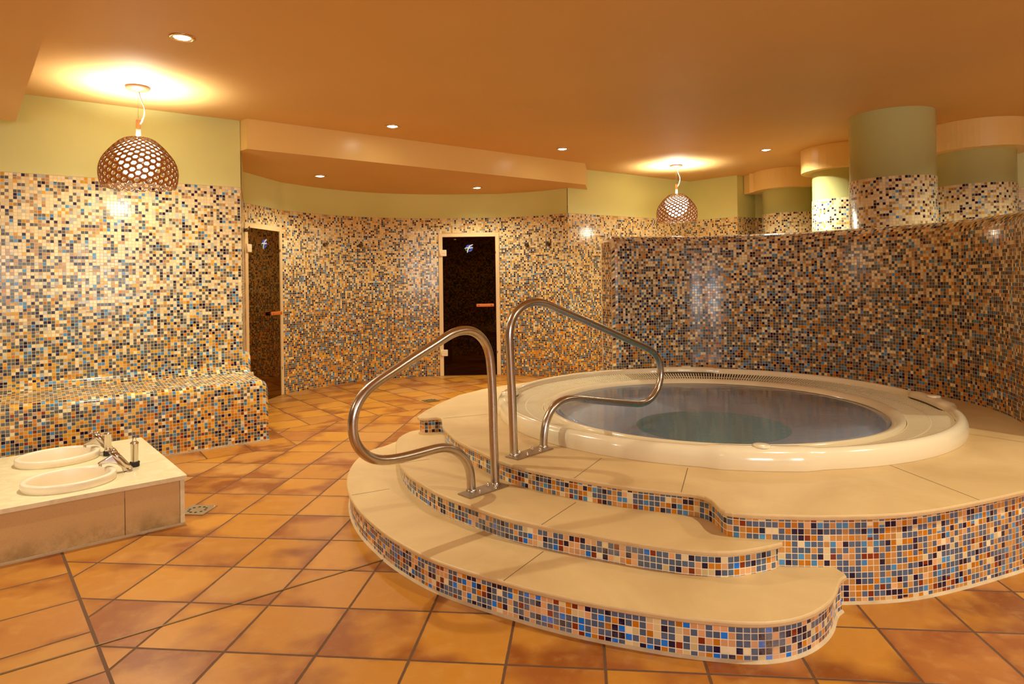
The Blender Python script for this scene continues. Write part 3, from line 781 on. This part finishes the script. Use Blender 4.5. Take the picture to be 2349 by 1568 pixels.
# ------------------------------------------------------------------ handrails
def rail(label, p0, dirv, pxs, plate_px, z, r=.0222):
    d = Vector((dirv[0], dirv[1], 0)).normalized(); n = Vector((-d.y, d.x, 0))
    pts = [at_plane(x, y, p0, n) for x, y in pxs]
    pts[0].z = z + .004; pts[-1].z = z + .004
    t = thing('handrail', label, 'handrail', (p0.x, p0.y, z), 'handrails of the hot tub steps')
    path = smooth(pts, .012)
    for _ in range(6): path = [path[0]] + [(a + b*2 + c) / 4 for a, b, c in zip(path, path[1:], path[2:])] + [path[-1]]
    mb = MB(); mb.tube(path, r, 24); mb.build('rail_tube', 'steel', t)
    q = [at_z(x, y, z + .006) for x, y in plate_px]
    mb = MB(); cq = ccw([Vector((p.x, p.y, 0)) for p in q])
    mb.cap([cq], z + .006, 0)
    for i in range(4):
        a, b = cq[i-1], cq[i]; mb.face([(a.x, a.y, z), (b.x, b.y, z), (b.x, b.y, z + .006), (a.x, a.y, z + .006)])
    pl_ = mb.build('base_plate', 'plate', t)
    ctr = sum((Vector((p.x, p.y, 0)) for p in q), Vector()) / 4
    for f0 in (path[0], path[-1]):
        mb = MB(); mb.lathe([(.027, 0), (.0265, .004), (.0225, .009)], (f0.x, f0.y, z + .006), 24); mb.build('weld_collar', 'steel', t)
    for s1 in (-1, 1):
        for s2 in (-1, 1):
            b = ctr + d * (.052 * s1) + n * (.030 * s2); mb = MB()
            mb.lathe([(.009, 0), (.009, .004), (.0065, .0045), (.0065, .012), (.004, .017), (0, .018)], (b.x, b.y, z + .006), 12)
            mb.build('dome_nut', 'chrome', pl_)
    return t
def c5(L): return [(780 + x/2.936, 660 + y/2.936) for x, y in L]
RA = c5([(1045, 1325), (1040, 1160), (1034, 1000), (1026, 700), (1017, 550), (1006, 450), (986, 385), (950, 330), (900, 294), (850, 284), (800, 290), (745, 312), (640, 380), (500, 468), (360, 562), (240, 642), (165, 705), (115, 785), (88, 865), (84, 940), (93, 1010), (122, 1075),
         (172, 1126), (232, 1154), (300, 1160), (400, 1147), (540, 1112), (630, 1087), (690, 1075), (745, 1080), (800, 1107), (845, 1155), (872, 1215), (882, 1290), (884, 1372)])
RB = c5([(1172, 1130), (1166, 950), (1158, 720), (1150, 560), (1142, 400), (1139, 310), (1148, 240), (1174, 180), (1215, 133), (1268, 104), (1320, 95), (1380, 104), (1460, 138), (1600, 197), (1800, 285), (1960, 358), (2060, 402), (2112, 436), (2145, 485), (2160, 545), (2158, 610),
         (2140, 675), (2110, 728), (2072, 763), (2030, 779), (1960, 778), (1800, 765), (1640, 750), (1560, 745), (1500, 757), (1450, 790), (1410, 845), (1385, 910), (1374, 980), (1370, 1074)])
fa = at_z(*RA[0], Z2); fb = at_z(*RA[-1], Z2)
rail('left steel handrail, reaching out over the lower steps', fa, fb - fa, RA, [(1050, 1131), (1078, 1141.5), (1168, 1112), (1137.6, 1102.5)], Z2)
fa = at_z(*RB[0], Z3); fb = at_z(*RB[-1], Z3)
rail('right steel handrail, standing on the deck and reaching over the water', fa, fb - fa, RB, [(1159, 1046), (1187.7, 1053), (1269.5, 1027), (1240, 1020.5)], Z3)

# ------------------------------------------------------------------ low wash counter
ct = thing('wash_counter', 'low marble-topped wash counter with stone panels', 'counter', (-2.6, 3.6, 0))
CC = Vector((-1.781, 3.587, 0)); CZ = .265; LEN = 2.3; WID = 1.18
def CP(a, b, z=0): return CC - T2 * a + N2 * b + Vector((0, 0, z))
EA, EB = .212, .186
bc = [at_z(160, 1091, .305), at_z(134, 1040, .305)]
holes = []
for c in bc:
    holes.append([Vector((c.x, c.y, 0)) + T2 * (EA*.93*math.cos(a)) + N2 * (EB*.93*math.sin(a)) for a in [-2*PI*k/48 for k in range(48)]])
top = ccw([CP(0, 0), CP(0, WID), CP(LEN, WID), CP(LEN, 0)])
mb = MB(); mb.cap([top] + holes, CZ, 0); mb.cap([top] + holes, CZ - .022, 0, True)
for i in range(4):
    a, b = top[i-1], top[i]; mb.face([(a.x, a.y, CZ - .022), (b.x, b.y, CZ - .022), (b.x, b.y, CZ), (a.x, a.y, CZ)])
mb.build('counter_top', 'marble', ct, bevel=0)
for a0, a1 in ((.034, .292), (.295, 1.30), (1.303, LEN)):
    mb = MB(); mb.box(CP(a0, .016, .008), -T2 * (a1 - a0), N2 * .02, (0, 0, CZ - .032)); mb.build('front_panel', 'panel', ct)
mb = MB(); mb.box(CP(.010, .012, .004), -T2 * .022, N2 * (WID - .024), (0, 0, CZ - .027)); mb.build('end_panel', 'marble', ct)
mb = MB(); mb.box(CP(.034, WID - .03, 0), -T2 * (LEN - .034), N2 * .018, (0, 0, CZ - .022)); mb.build('back_panel', 'panel', ct)
mb = MB(); mb.box(CP(.012, .006, 0), -T2 * (LEN - .012), N2 * .012, (0, 0, .010)); mb.box(CP(.034, .022, .2), -T2 * (LEN - .034), N2 * .012, (0, 0, .04)); mb.build('base_joint', 'plinth_grout', ct)

RotC = Matrix(((T2.x, N2.x, 0), (T2.y, N2.y, 0), (0, 0, 1))).to_4x4()
bnames = ['near round-rimmed oval cream basin set in the wash counter', 'far oval cream basin in the wash counter, next to the bench']
for c, lab in zip(bc, bnames):
    t = thing('wash_basin', lab, 'basin', (c.x, c.y, CZ), 'basins in the wash counter')
    mb = MB()
    pf = [(.955, -.012), (.975, 0), (1.0, .004), (1.003, .034), (.995, .040), (.98, .042), (.90, .043), (.872, .040), (.862, .030), (.85, 0), (.80, -.06), (.66, -.105), (.4, -.125), (.1, -.128)]
    mb.lathe([(r, z) for r, z in pf], (c.x, c.y, CZ), 96, M4=RotC @ Matrix.Diagonal((EA, EB, 1, 1)))
    mb.build('bowl', 'ceramic', t)
    mb = MB(); mb.lathe([(.022, -.1265), (.020, -.124), (0, -.1235)], (c.x, c.y, CZ), 24); mb.build('plug', 'chrome', t)

def faucet(p, lab):
    t = thing('faucet', lab, 'faucet', (p.x, p.y, CZ), 'faucets of the wash counter')
    P = lambda l, z, s=0: Vector((p.x, p.y, CZ)) - T2 * l + N2 * s + Vector((0, 0, z))
    mb = MB(); mb.cyl(P(-.005, 0), P(-.003, .006), .027, n=28); mb.build('base', 'chrome', t)
    # spout: a wedge that sweeps from the slanting body to the tip
    side = [(-.024, .003), (.016, .003), (.024, .026), (.046, .050), (.080, .063), (.126, .061), (.138, .067), (.130, .075), (.100, .088), (.072, .104), (.052, .112)]
    mb = MB()
    def wd(l): return .016 if l < .04 else .016 - (l - .04) * .075
    Lf = [P(l, z, -wd(l)) for l, z in side]; Rt = [P(l, z, wd(l)) for l, z in side]
    mb.face(Lf); mb.face(Rt[::-1])
    for i in range(len(side)):
        j = (i + 1) % len(side); mb.face([Lf[j], Lf[i], Rt[i], Rt[j]], smooth=False)
    mb.build('spout', 'chrome', t, bevel=.004)
    mb = MB(); mb.tube([P(-.018, .006), P(.010, .045), P(.040, .086), P(.066, .124)], .0185, 20); mb.build('body', 'chrome', t)
    mb = MB(); mb.cyl(P(.124, .064), P(.124, .050), .008, n=16); mb.build('aerator', 'chrome', t)
    mb = MB(); mb.tube([P(.060, .116), P(.070, .130)], .0185, 20); mb.tube([P(.070, .128), P(.084, .138), P(.100, .138)], .007, 12, rad=[.009, .008, .010]); mb.build('lever', 'chrome', t)
    return t
f1 = at_z(290, 1080.5, CZ); faucet(f1, 'near chrome faucet, leaning over the near basin')
f2 = at_z(249, 1036, CZ); faucet(f2, 'far chrome faucet, behind the chrome cylinder')
def pipe(p, lab, loop):
    t = thing('overflow_pipe', lab, 'pipe', (p.x, p.y, CZ), 'chrome cylinders on the wash counter')
    q = (p.x, p.y, CZ)
    mb = MB(); mb.lathe([(.0, 0), (.024, 0), (.0255, .004), (.0255, .014), (.023, .016), (.0265, .018), (.0265, .026), (.021, .030)], q, 28); mb.build('rubber_foot', 'rubber', t)
    mb = MB(); mb.lathe([(.0195, .028), (.0195, .126), (.0215, .128), (.0215, .136), (.018, .140), (.0, .140)], q, 28); mb.build('cylinder', 'chrome', t)
    if loop:
        mb = MB(); mb.tube([Vector(q) + Vector((.011*math.cos(a), 0, .140 + .022*math.sin(a))) for a in [PI*k/14 for k in range(15)]], .0026, 10); mb.build('loop_handle', 'chrome', t)
pipe(at_z(309, 1069, CZ), 'chrome cylinder with wire loop on black foot, on the counter corner side', True)
pipe(at_z(248, 1044, CZ), 'chrome cylinder on black foot between the two faucets', False)

# ------------------------------------------------------------------ drains and the metal floor strip
def drain(cx, cy, s, rz, lab, mat, nh):
    t = thing('floor_drain', lab, 'drain', (cx, cy, 0)); c_, s_ = math.cos(rz), math.sin(rz)
    X = Vector((c_, s_, 0)); Y = Vector((-s_, c_, 0)); o = Vector((cx, cy, 0))
    mb = MB(); mb.box(o - X*s/2 - Y*s/2 + Vector((0, 0, .0005)), X*s, Y*s, (0, 0, .0035))
    for k in range(nh):
        a = 2*PI*k/nh; q = o + (X*math.cos(a) + Y*math.sin(a)) * s * .30 + Vector((0, 0, .0045))
        mb.face([q + Vector((.0085*math.cos(b), .0085*math.sin(b), 0)) for b in [2*PI*j/12 for j in range(12)]], mi=1)
    mb.build('grate', [mat, 'hole'], t)
    for sx, sy in ((.42, .42),):
        mb = MB(); q = o + X*s*sx + Y*s*sy; mb.lathe([(.006, .004), (.005, .0055), (0, .006)], tuple(q), 12); mb.build('screw', 'grate', t)
drain(-1.828, 3.80, .155, -.10, 'square steel floor drain beside the wash counter', 'grate', 10)
drain(-.90, 7.16, .15, math.radians(35.8), 'tarnished square floor drain behind the platform, near the doors', 'brass', 8)
a = at_z(-40, 1558, .001); b = at_z(890, 1280.5, .001); d = (b - a).normalized(); s = Vector((-d.y, d.x, 0))
a = a - d * 1.2
mb = MB()
mb.box(a - s * .0035, b - a, s * .0028, (0, 0, .0022), 0); mb.box(a + s * .0007, b - a, s * .0028, (0, 0, .0022), 0); mb.box(a - s*.0008, b - a, s*.0016, (0, 0, .0008), 1)
tag(mb.build('expansion_strip', ['stripmetal', 'joint']), 'thin metal strip crossing the terracotta floor to the lowest step', 'metal strip')

# ------------------------------------------------------------------ glass doors
def door(num, A, B, label):
    A = Vector((A[0], A[1], 0)); B = Vector((B[0], B[1], 0)); X = (B - A).normalized(); W = (B - A).length; Nn = Vector((X.y, -X.x, 0))  # towards the room
    t = bpy.data.objects.new('door_%d' % num, None); C.objects.link(t); t.location = (A + B) / 2; tag(t, label, kind='structure')
    H = DOORTOP; fwid = .052; Z = Vector((0, 0, 1))
    P = lambda x, z, y=0: A + X * x + Z * z + Nn * y
    mb = MB()
    mb.box(P(0, 0, -.05), X * fwid, Nn * .065, Z * H); mb.box(P(W - fwid, 0, -.05), X * fwid, Nn * .065, Z * H); mb.box(P(fwid, H - fwid, -.05), X * (W - 2*fwid), Nn * .065, Z * fwid)
    mb.build('door_frame', 'framecream', t, bevel=.004)
    mb = MB()
    for x in (fwid, W - fwid - .010): mb.box(P(x, 0, -.022), X * .010, Nn * .012, Z * (H - fwid))
    mb.box(P(fwid, H - fwid - .010, -.022), X * (W - 2*fwid), Nn * .012, Z * .010); mb.build('gasket', 'gasket', t)
    mb = MB(); mb.box(P(fwid + .006, .008, -.002), X * (W - 2*fwid - .012), Nn * .008, Z * (H - fwid - .014)); gl = mb.build('glass_pane', 'glass', t)
    for z in (.27, 1.63):
        mb = MB(); mb.box(P(fwid - .028, z, .006), X * .085, Nn * .022, Z * .088); h = mb.build('hinge', 'hinge', t, bevel=.008)
        mb = MB(); mb.cyl(P(fwid - .030, z - .002, .022), P(fwid - .030, z + .090, .022), .007, n=12); mb.box(P(fwid + .008, z + .038, .028), X * .034, Nn * .003, Z * .010); mb.build('hinge_pin', 'hinge', h)
    hx0 = W - fwid - .27; mb = MB()
    mb.box(P(hx0, .935, .030), X * .24, Nn * .022, Z * .042); hd = mb.build('handle', 'wood', t, bevel=.009)
    for x in (hx0 + .035, hx0 + .205):
        mb = MB(); mb.cyl(P(x, .956, .004), P(x, .956, .054), .008, n=14); mb.build('handle_screw', 'gasket', hd)
    # round emblem: blue and green disc crossed by a white ribbon
    ex, ez, ey = W * .50, 1.735, .0075
    e_ = lambda x, z, y=ey: P(ex + x, ez + z, y)
    mb = MB()
    def ell(rx, rz_, a0, a1, y, mi, dx=0, dz=0):
        pts = [e_(dx + rx*math.cos(a0 + (a1-a0)*k/24), dz + rz_*math.sin(a0 + (a1-a0)*k/24), y) for k in range(25)]
        mb.face(pts, mi=mi)
    ell(.050, .050, -.1*PI, 1.0*PI, ey, 0, .004); ell(.046, .046, 1.35*PI, 2.05*PI, ey, 0, .006); ell(.048, .046, .93*PI, 1.42*PI, ey, 1, -.004); ell(.052, .046, -.02*PI, .18*PI, ey, 1, .006)
    def ribbon(pts, w):
        pts = smooth(pts, .006); Lp, Rp = [], []
        for i, p in enumerate(pts):
            dd = (pts[min(i+1, len(pts)-1)] - pts[max(i-1, 0)]).normalized(); k = Vector((-dd.y, dd.x, 0)); ww = w * (.45 + .55*math.sin(PI * (i+.5)/len(pts)))
            Lp.append(p + k*ww); Rp.append(p - k*ww)
        for i in range(len(pts) - 1):
            mb.face([e_(q.x, q.y, ey + .0012) for q in (Lp[i], Lp[i+1], Rp[i+1], Rp[i])], mi=2)
    ribbon([(-.022, -.058), (-.010, -.010), (.015, .032), (.055, .052)], .009)
    ribbon([(-.058, .0), (-.02, .008), (.02, .006), (.056, .010)], .007)
    mb.build('emblem', ['emblue', 'emgreen', 'emwhite'], t)
    mb = MB(); mb.box(P(W - fwid - .004, 1.66, .012), X * .010, Nn * .006, Z * .03); mb.box(P(W - fwid + .004, .30, .012), X * .010, Nn * .006, Z * .03); mb.build('strike', 'gasket', t)
    return t
door(1, NIC[0], NIC[1], 'left bronze glass door, half behind the bench end')
door(2, NIC[5], NIC[6], 'right bronze glass door in the middle of the curved wall')

# rooms behind the two doors
def room(name, pts, label, mat='mosaic_back'):
    mb = MB(); wall_strip(mb, pts, 0, 2.4, 0)
    p = ccw([Vector((q[0], q[1], 0)) for q in pts]); mb.cap([p], 2.4, 1, True)
    tag(mb.build(name, [mat, 'ceiling']), label, kind='structure')
room('wall_steam_room_left', [(-2.82, 6.94), (-3.1, 6.2 + .9), (-4.9, 6.3), (-5.2, 8.2), (-3.6, 9.2), (-2.70, 7.73)], 'mosaic walls of the steam room behind the left glass door')
room('wall_steam_room_right', [(-1.0, 9.03), (-1.75, 9.3), (-1.75, 11.4), (.6, 11.4), (.6, 9.3), (-.165, 9.06)], 'mosaic walls of the steam room behind the right glass door')
sb = thing('timber_bench', 'dark wooden bench inside the room behind the right glass door', 'bench', (-.6, 10.4, 0))
for k in range(4):
    mb = MB(); mb.box((-1.2, 10.2 + k*.11, .42), (1.3, 0, 0), (0, .09, 0), (0, 0, .03)); mb.build('slat', 'bench', sb)
for x in (-1.05, -.25):
    for y in (10.22, 10.52):
        mb = MB(); mb.box((x, y, 0), (.07, 0, 0), (0, .05, 0), (0, 0, .42)); mb.build('leg', 'bench', sb)

# ------------------------------------------------------------------ robe hooks
def hook(p, tdir, lab, group):
    nrm = Vector((tdir.y, -tdir.x, 0)).normalized(); z = p.z
    t = thing('robe_hook', lab, 'hook', p, group)
    mb = MB(); mb.cyl(p, p + nrm * .006, .030, n=24); mb.build('rosette', 'hookmetal', t)
    mb = MB(); mb.cyl(p + nrm*.004, p + nrm*.048, .017, .020, n=20); mb.tube([p + nrm*.050, p + nrm*.056 + Vector((0, 0, .01)), p + nrm*.058 + Vector((0, 0, .040))], .008, 12); mb.build('peg', 'hookmetal', t)
for px, py, lab in ((746, 561, 'leftmost chrome robe hook between the two glass doors'), (828, 563, 'second chrome robe hook between the doors'),
                    (1210, 562, 'chrome robe hook just right of the right glass door'), (1260, 560, 'chrome robe hook nearest the niche corner')):
    p, td = at_line(px, niche); zz = EYE - (py - (CY - .0145*(px-CX))) / F * p.y; p.z = zz
    hook(p - Vector((td.y, -td.x, 0)) * -.0, td, lab, 'robe hooks on the curved wall')
p = corner.lerp(nc[0], .86); p.z = 1.85
hook(p, (nc[0] - corner).normalized(), 'chrome robe hook on the wall return beside the left glass door', 'robe hooks on the curved wall')

# ------------------------------------------------------------------ pendants
def pendant():
    """built at origin: ceiling at z = 0, shade hangs below"""
    t = bpy.data.objects.new('pendant_lamp', None); C.objects.link(t)
    mb = MB(); mb.lathe([(.083, 0), (.082, -.010), (.074, -.020), (.055, -.030), (.03, -.036), (.0, -.038)], (0, 0, 0), 48); mb.build('canopy', 'canopy', t)
    mb = MB(); mb.tube([(0, 0, -.036), (0, 0, -.25)], .0012, 8); mb.build('wire', 'wire', t)
    mb = MB(); mb.tube(smooth([(.008, 0, -.036), (.022, 0, -.09), (.046, 0, -.155), (.044, .0, -.20), (.018, 0, -.262), (.006, 0, -.270)], .01), .0042, 10); mb.build('cord', 'cord', t)
    mb = MB(); mb.cyl((0, 0, -.24), (0, 0, -.40), .0155, n=20); mb.build('stem', 'stem', t)
    ZT = -.378
    mb = MB(); mb.lathe([(.03, ZT - .026), (.10, ZT - .03), (.138, ZT - .05), (.150, ZT - .09), (.146, ZT - .14), (.125, ZT - .20), (.095, ZT - .255), (.06, ZT - .275), (.0, ZT - .28)], (0, 0, 0), 40); mb.build('diffuser', 'globe', t)
    prof = smooth([(.085, ZT + .002), (.12, ZT - .012), (.165, ZT - .045), (.215, ZT - .095), (.262, ZT - .155), (.284, ZT - .215), (.287, ZT - .265), (.280, ZT - .31), (.268, ZT - .352)], .006)
    Ls = [0]
    for a, b in zip(prof, prof[1:]): Ls.append(Ls[-1] + (b - a).length)
    TL = Ls[-1]
    def S(u, v):                             # u: columns around, v: 0 top .. 1 bottom
        s = max(0, min(1, v)) * TL
        for i in range(len(Ls) - 1):
            if s <= Ls[i+1] + 1e-9:
                f = (s - Ls[i]) / max(1e-9, Ls[i+1] - Ls[i]); q = prof[i].lerp(prof[i+1], f); break
        a = 2*PI*u/NC - .35 * v
        return Vector((q.x * .885 * math.cos(a), q.x * .885 * math.sin(a), q.y))
    NC, NR = 40, 9.5
    mb = MB(); hh = 1 / NR
    for c in range(NC):
        off = 0 if c % 2 == 0 else .5
        for r in range(-1, int(NR) + 1):
            v0 = (r + .5 + off) * hh
            hexa = [(-2/3, 0), (-1/3, -.5), (1/3, -.5), (2/3, 0), (1/3, .5), (-1/3, .5)]
            O = []; I = []
            for du, dv in hexa:
                vv = v0 + dv * hh
                O.append((c + du, vv)); k = .71
                I.append((c + du * k, v0 + dv * hh * .58))
            if max(v for _, v in O) <= 0.001 or min(v for _, v in O) >= .999: continue
            for i in range(6):
                j = (i + 1) % 6
                q = [O[i], O[j], I[j], I[i]]
                if all(v <= 0 for _, v in q) or all(v >= 1 for _, v in q): continue
                mb.face([S(*x) for x in q], smooth=True)
    o = mb.build('shade', 'lattice', t)
    sm = o.modifiers.new('solidify', 'SOLIDIFY'); sm.thickness = .008; sm.offset = 0
    lt = bpy.data.lights.new('pendant_glow', 'SPOT'); lt.energy = 230; lt.spot_size = math.radians(140); lt.spot_blend = 1.0; lt.color = (1, .95, .82); lt.shadow_soft_size = .05
    lo = bpy.data.objects.new('lamp_light', lt); C.objects.link(lo); lo.parent = t; lo.location = (0.0, 0.0, -.395); lo.rotation_euler = (PI, 0, 0)
    lt = bpy.data.lights.new('pendant_downglow', 'POINT'); lt.energy = 16; lt.color = (1, .93, .74); lt.shadow_soft_size = .07
    lo = bpy.data.objects.new('lamp_light', lt); C.objects.link(lo); lo.parent = t; lo.location = (0.0, 0.0, -.75)
    return t
p1 = pendant()
p2 = copy_tree(p1)
q = at_z(316, 199, CEIL); p1.location = (q.x, q.y, CEIL - .001)
q = at_z(1551, 379, CEIL); q = q * (8.5 / q.y); p2.location = (q.x, q.y, CEIL - .001); p2.scale = (1.0, 1.0, 1.0)
tag(p1, 'large pendant lamp with brown lattice shade hanging before the left wall', 'lamp', 'lattice pendant lamps')
tag(p2, 'small-looking pendant lamp with lattice shade in the far right corner', 'lamp', 'lattice pendant lamps')

# ------------------------------------------------------------------ downlights
def downlight():
    t = bpy.data.objects.new('downlight', None); C.objects.link(t)
    mb = MB(); mb.lathe([(.072, 0), (.073, -.004), (.066, -.008), (.056, -.009), (.052, -.005), (.045, -.002)], (0, 0, 0), 40); mb.build('ring', 'ring', t)
    mb = MB(); mb.lathe([(.045, -.003), (.03, -.008), (.0, -.010)], (0, 0, 0), 24); mb.build('bulb', 'bulb', t)
    lt = bpy.data.lights.new('downlight_beam', 'SPOT'); lt.energy = 95; lt.color = WARM[:3]; lt.spot_size = math.radians(150); lt.spot_blend = .8; lt.shadow_soft_size = .035
    lo = bpy.data.objects.new('lamp_light', lt); C.objects.link(lo); lo.parent = t; lo.location = (0, 0, -.02)
    return t
d0 = downlight()
SP = [(418, 85, CEIL, 'downlight in the high ceiling above the big pendant lamp, nearest to the viewer'), (900, 289, CEIL, 'downlight in the high ceiling just before the peach fascia, at its left half'),
      (1290, 341, CEIL, 'downlight in the high ceiling just before the right end of the peach fascia'), (1757, 343, CEIL, 'downlight in the high ceiling left of the round columns'),
      (734, 403, LOW, 'left downlight in the dropped ceiling of the niche'), (1094, 430, LOW, 'right downlight in the dropped ceiling of the niche')]
for k, (x, y, z, lab) in enumerate(SP):
    o = d0 if k == 0 else copy_tree(d0)
    q = at_z(x, y, z); o.location = (q.x, q.y, z - .0005)
    tag(o, lab, 'ceiling light', 'round ceiling downlights')
    if k in (1, 2):
        for ch in o.children:
            if ch.type == 'LIGHT': ch.data = ch.data.copy(); ch.data.spot_size = math.radians(112)
    if k in (0, 4, 5):
        for ch in o.children:
            if ch.type == 'LIGHT': ch.data = ch.data.copy(); ch.data.energy = 170 if k == 0 else 62
for x, y, z, lab in ((1.9, 1.9, CEIL, 'added downlight above the right side of the steps, out of the frame'), (3.9, 2.4, CEIL, 'added downlight right of the platform, out of the frame'),
                     (-.9, -.9, 2.4855, 'added downlight in the lowered ceiling behind the viewer, left'), (1.2, -1.6, CEIL, 'added downlight behind the viewer, right'), (4.6, 4.6, CEIL, 'added downlight in the passage behind the partition'), (-3.4, 1.6, 2.4855, 'added downlight above the near end of the bench')):
    o = copy_tree(d0); o.location = (x, y, z - .0005); tag(o, lab, 'ceiling light', 'round ceiling downlights')  # unseen extra lamps, added only to light the scene

o = copy_tree(d0); o.location = (-.5, 10.0, 2.399); tag(o, 'added downlight inside the room behind the right glass door', 'ceiling light', 'round ceiling downlights')  # extra lamp, added so the dark interior shows through the glass
for ch in o.children:
    if ch.type == 'LIGHT': ch.data = ch.data.copy(); ch.data.energy = 22
    elif ch.name.startswith('bulb'): ch.data = ch.data.copy(); ch.data.materials[0] = M['bulbdim']
# ------------------------------------------------------------------ daylit windows in the rear wall
M['daylight'] = emit('daylight_pane', (.90, .93, .96, 1), 16)
M['window_paint'] = simple('window_frame_paint', (236, 230, 214), .4)
ra, rb = Vector((5.6, -3.2, 0)), Vector((0, -4.4, 0)); rx = (rb - ra).normalized(); rn = Vector((rx.y, -rx.x, 0))
rn = rn if rn.y > 0 else -rn
for k, dist in enumerate((4.0, 1.6)):
    c0 = ra + rx * dist + rn * .02; ww, z0, z1 = 1.3, .95, 2.1
    t = bpy.data.objects.new('window_%d' % (k + 1), None); C.objects.link(t); t.location = c0
    tag(t, ('daylit window in the wall behind the viewer, near its middle', 'daylit window in the wall behind the viewer, at its right')[k], kind='structure')
    mb = MB(); Z = Vector((0, 0, 1))
    for x0, w_, za, h_ in ((-ww/2 - .06, .06, z0 - .06, z1 - z0 + .12), (ww/2, .06, z0 - .06, z1 - z0 + .12), (-ww/2, ww, z0 - .06, .06), (-ww/2, ww, z1, .06), (-.02, .04, z0, z1 - z0)):
        mb.box(c0 + rx * x0 + Z * za - rn * .01, rx * w_, rn * .05, Z * h_)
    mb.build('window_frame', 'window_paint', t)
    mb = MB(); q0 = c0 - rx * ww/2 + Z * z0 + rn * .005
    fc = [q0, q0 + rx * ww, q0 + rx * ww + Z * (z1 - z0), q0 + Z * (z1 - z0)]
    if (fc[1]-fc[0]).cross(fc[3]-fc[0]).dot(rn) < 0: fc = fc[::-1]
    mb.face(fc); mb.build('pane', 'daylight', t)

# ------------------------------------------------------------------ world and view
w = bpy.data.worlds.new('world'); sc.world = w; w.use_nodes = True
w.node_tree.nodes['Background'].inputs[0].default_value = (1, .8, .55, 1); w.node_tree.nodes['Background'].inputs[1].default_value = 0.0
sc.view_settings.view_transform = 'Standard'; sc.view_settings.look = 'None'; sc.view_settings.gamma = 1
sc.view_settings.exposure = 0.08
sc.cycles.max_bounces = 10; sc.cycles.diffuse_bounces = 4; sc.cycles.glossy_bounces = 4; sc.cycles.transparent_max_bounces = 12
sc.cycles.caustics_reflective = False; sc.cycles.caustics_refractive = False
sc.cycles.sample_clamp_indirect = 6; sc.cycles.use_denoising = True
